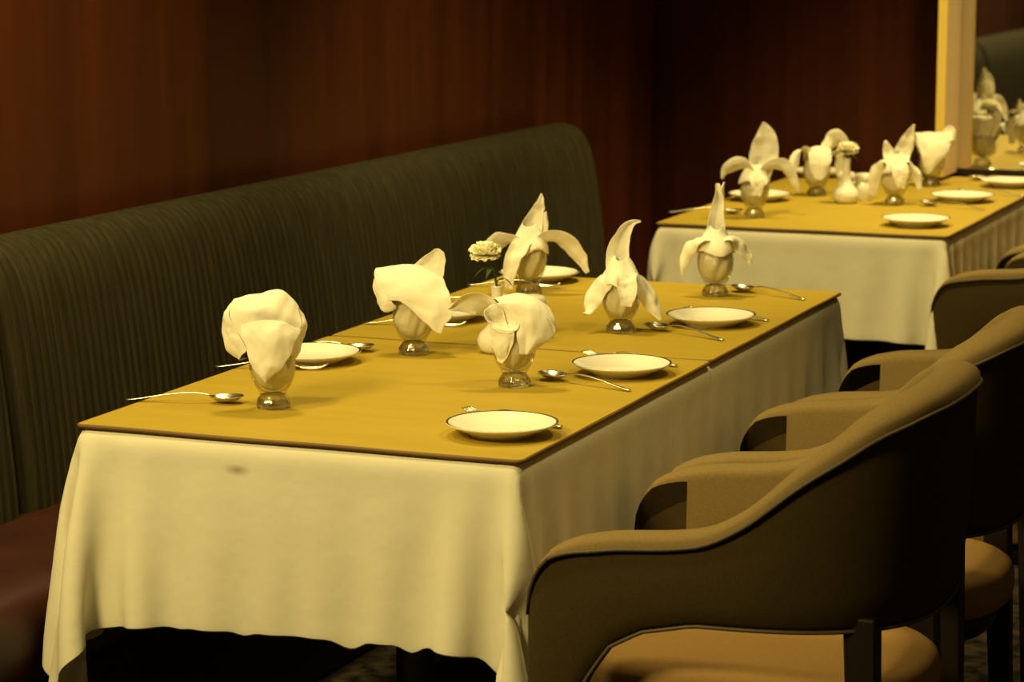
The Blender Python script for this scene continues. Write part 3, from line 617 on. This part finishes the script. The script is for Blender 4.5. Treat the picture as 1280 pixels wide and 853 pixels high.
# vases with a cream carnation ----------------------------------------
def vase(x, y, lab, lab2, lean):
    b = MB(); b.lathe([(0, 0), (.026, 0), (.032, .005), (.0370, .016), (.0372, .026), (.0320, .038), (.0225, .0475), (.0155, .056), (.0125, .068), (.0112, .090), (.0108, .112), (.0118, .124), (.0128, .127),
                                (.0112, .126), (.0092, .112), (.0092, .090), (.010, .07), (0, .06)], 44)
    v = b.build('bud_vase', M['ceramic']); v.location = (x, y, ZT); tag(v, lab, 'vase', 'white bud vases')
    f = thing('carnation', lab2, 'flower', (x, y, ZT + .07), YAW, 'flowers in the vases')
    lx, ld, top = lean                                          # bloom centre: across, towards front, height above vase foot
    st = catmull([(0, 0, .0), (.001, 0, .045), (lx*.35, -ld*.35, .07 + (top - .14)*.4), (lx, -ld, top - .07 - .012)], 14)
    b = MB(); b.tube(st, .0022, 8); stem = b.build('stem', M['leaf'], f)
    c = np.array([lx, -ld, top - .07]); b = MB(); r = np.random.default_rng(int(1000*x) + 5)
    for ring, (n, el, rad, wd) in enumerate([(10, -22, .026, .015), (10, 6, .029, .016), (9, 30, .028, .015), (8, 54, .026, .013), (6, 76, .024, .011)]):
        for k in range(n):
            a = 2*PI*(k + .5*(ring % 2))/n + r.uniform(-.15, .15); e = math.radians(el + r.uniform(-8, 8))
            dirv = np.array([math.cos(a)*math.cos(e), math.sin(a)*math.cos(e), math.sin(e)*.95]); lat = np.array([-math.sin(a), math.cos(a), 0]); nn_ = np.cross(dirv, lat)
            P = []
            for i in range(6):
                u = i/5; P.append([c + dirv*rad*(.12 + .88*u) + lat*wd*(.25 + .75*u)*v_ + nn_*(.0032*math.sin(6*v_ + k)*u + .004*u*u) for v_ in np.linspace(-1, 1, 7)])
            b.grid(P)
    k_ = MB(); k_.tube([st[-2], st[-1], c + np.array([0, 0, -.004]), c + np.array([0, 0, .002])], [.003, .0055, .0075, .003], 10); k_.build('calyx', M['leaf'], f)
    b.build('bloom', M['petal'], f, weld=False, solid=.0006)
    b = MB()
    for k, (a, l_) in enumerate([(.4, .035), (2.4, .045), (3.3, .04), (4.2, .03)]):
        s0 = st[8 if k else 6]; e = np.array([math.cos(a)*l_, math.sin(a)*l_, -.012])
        P = [[s0 + e*u + np.array([-math.sin(a), math.cos(a), 0])*.006*math.sin(PI*min(1, u + .05))*v_ + np.array([0, 0, .012*math.sin(PI*u)]) for v_ in (-1, 0, 1)] for u in np.linspace(0, 1, 8)]
        b.grid(P)
    b.build('leaf', M['leaf'], stem, weld=False, solid=.0006)
vase(.355, .905, 'white bulb-bottomed bud vase behind the middle napkin of the nearest table', 'cream carnation drooping to the left above the nearest table', (-.022, .0, .186))
vase(.263, 3.578, 'white bulb-bottomed bud vase on the back table', 'cream carnation upright in the vase of the back table', (.003, .0, .148))
def pot(x, y, lab, nm):
    t = thing(nm, lab, 'cruet', (x, y, ZT), 0, 'salt and pepper pots')
    b = MB(); b.lathe([(0, 0), (.022, 0), (.0242, .003), (.0248, .03), (.0245, .050), (.0225, .0515), (.0225, .0545), (0, .0545)], 40); b.build('body', M['ceramic'], t)
    b = MB(); b.lathe([(0, .0546), (.0225, .0546), (.0245, .0560), (.0250, .064), (.0240, .072), (.020, .0765), (.010, .0785), (0, .079)], 40); b.build('lid', M['ceramic'], t)
pot(.236, 3.678, 'white cylindrical pot half hidden behind the vase on the back table', 'pepper_pot')
pot(.290, 3.662, 'white cylindrical pot in plain view right of the vase on the back table', 'salt_pot')
pot(.283, 1.105, 'white cylindrical pot just visible behind the bud vase of the nearest table', 'salt_pot')
pot(.338, 1.125, 'white cylindrical pot hidden behind the middle napkin of the nearest table', 'pepper_pot')

# ------------------------------------------------------------------ light
def lamp(loc, power, size, spread=160, target=None, col=(1, .77, .28)):
    l = bpy.data.lights.new('downlight_or_fill', 'SPOT'); l.energy = power; l.shadow_soft_size = size; l.color = col
    l.spot_size = math.radians(spread); l.spot_blend = .8
    o = bpy.data.objects.new('downlight_or_fill', l); C.objects.link(o); o.location = loc
    if target: o.rotation_euler = (Vector(target) - Vector(loc)).to_track_quat('-Z', 'Y').to_euler()
    return o
lamp((-.05, -.55, 2.6), 82, .12, 110, (.25, .1, .5))
lamp((-.15, -2.3, 2.6), 310, .34, 60, (.42, .2, .45))  # added front fill, brightens the cloth fronts and near chair sides
lamp((.05, .9, 2.6), 86, .12, 95)
lamp((.20, 2.0, 2.6), 150, .12, 85, (.25, 2.7, .6))
lamp((.80, 3.6, 2.6), 185, .12, 75, (.5, 3.75, .7))
lamp((1.40, .6, 2.6), 60, .12, 100)  # added fill above the chairs, lifts seats, rails and side skirts
wd = bpy.data.worlds.new('room_fill'); S.world = wd; wd.use_nodes = True
bg = wd.node_tree.nodes['Background']; bg.inputs[0].default_value = (1, .66, .22, 1); bg.inputs[1].default_value = .045

S.view_settings.view_transform = 'Standard'; S.view_settings.look = 'None'; S.view_settings.gamma = 1; S.view_settings.use_curve_mapping = False
S.view_settings.exposure = .0
S.cycles.use_denoising = True
S.cycles.max_bounces = 10; S.cycles.transparent_max_bounces = 16
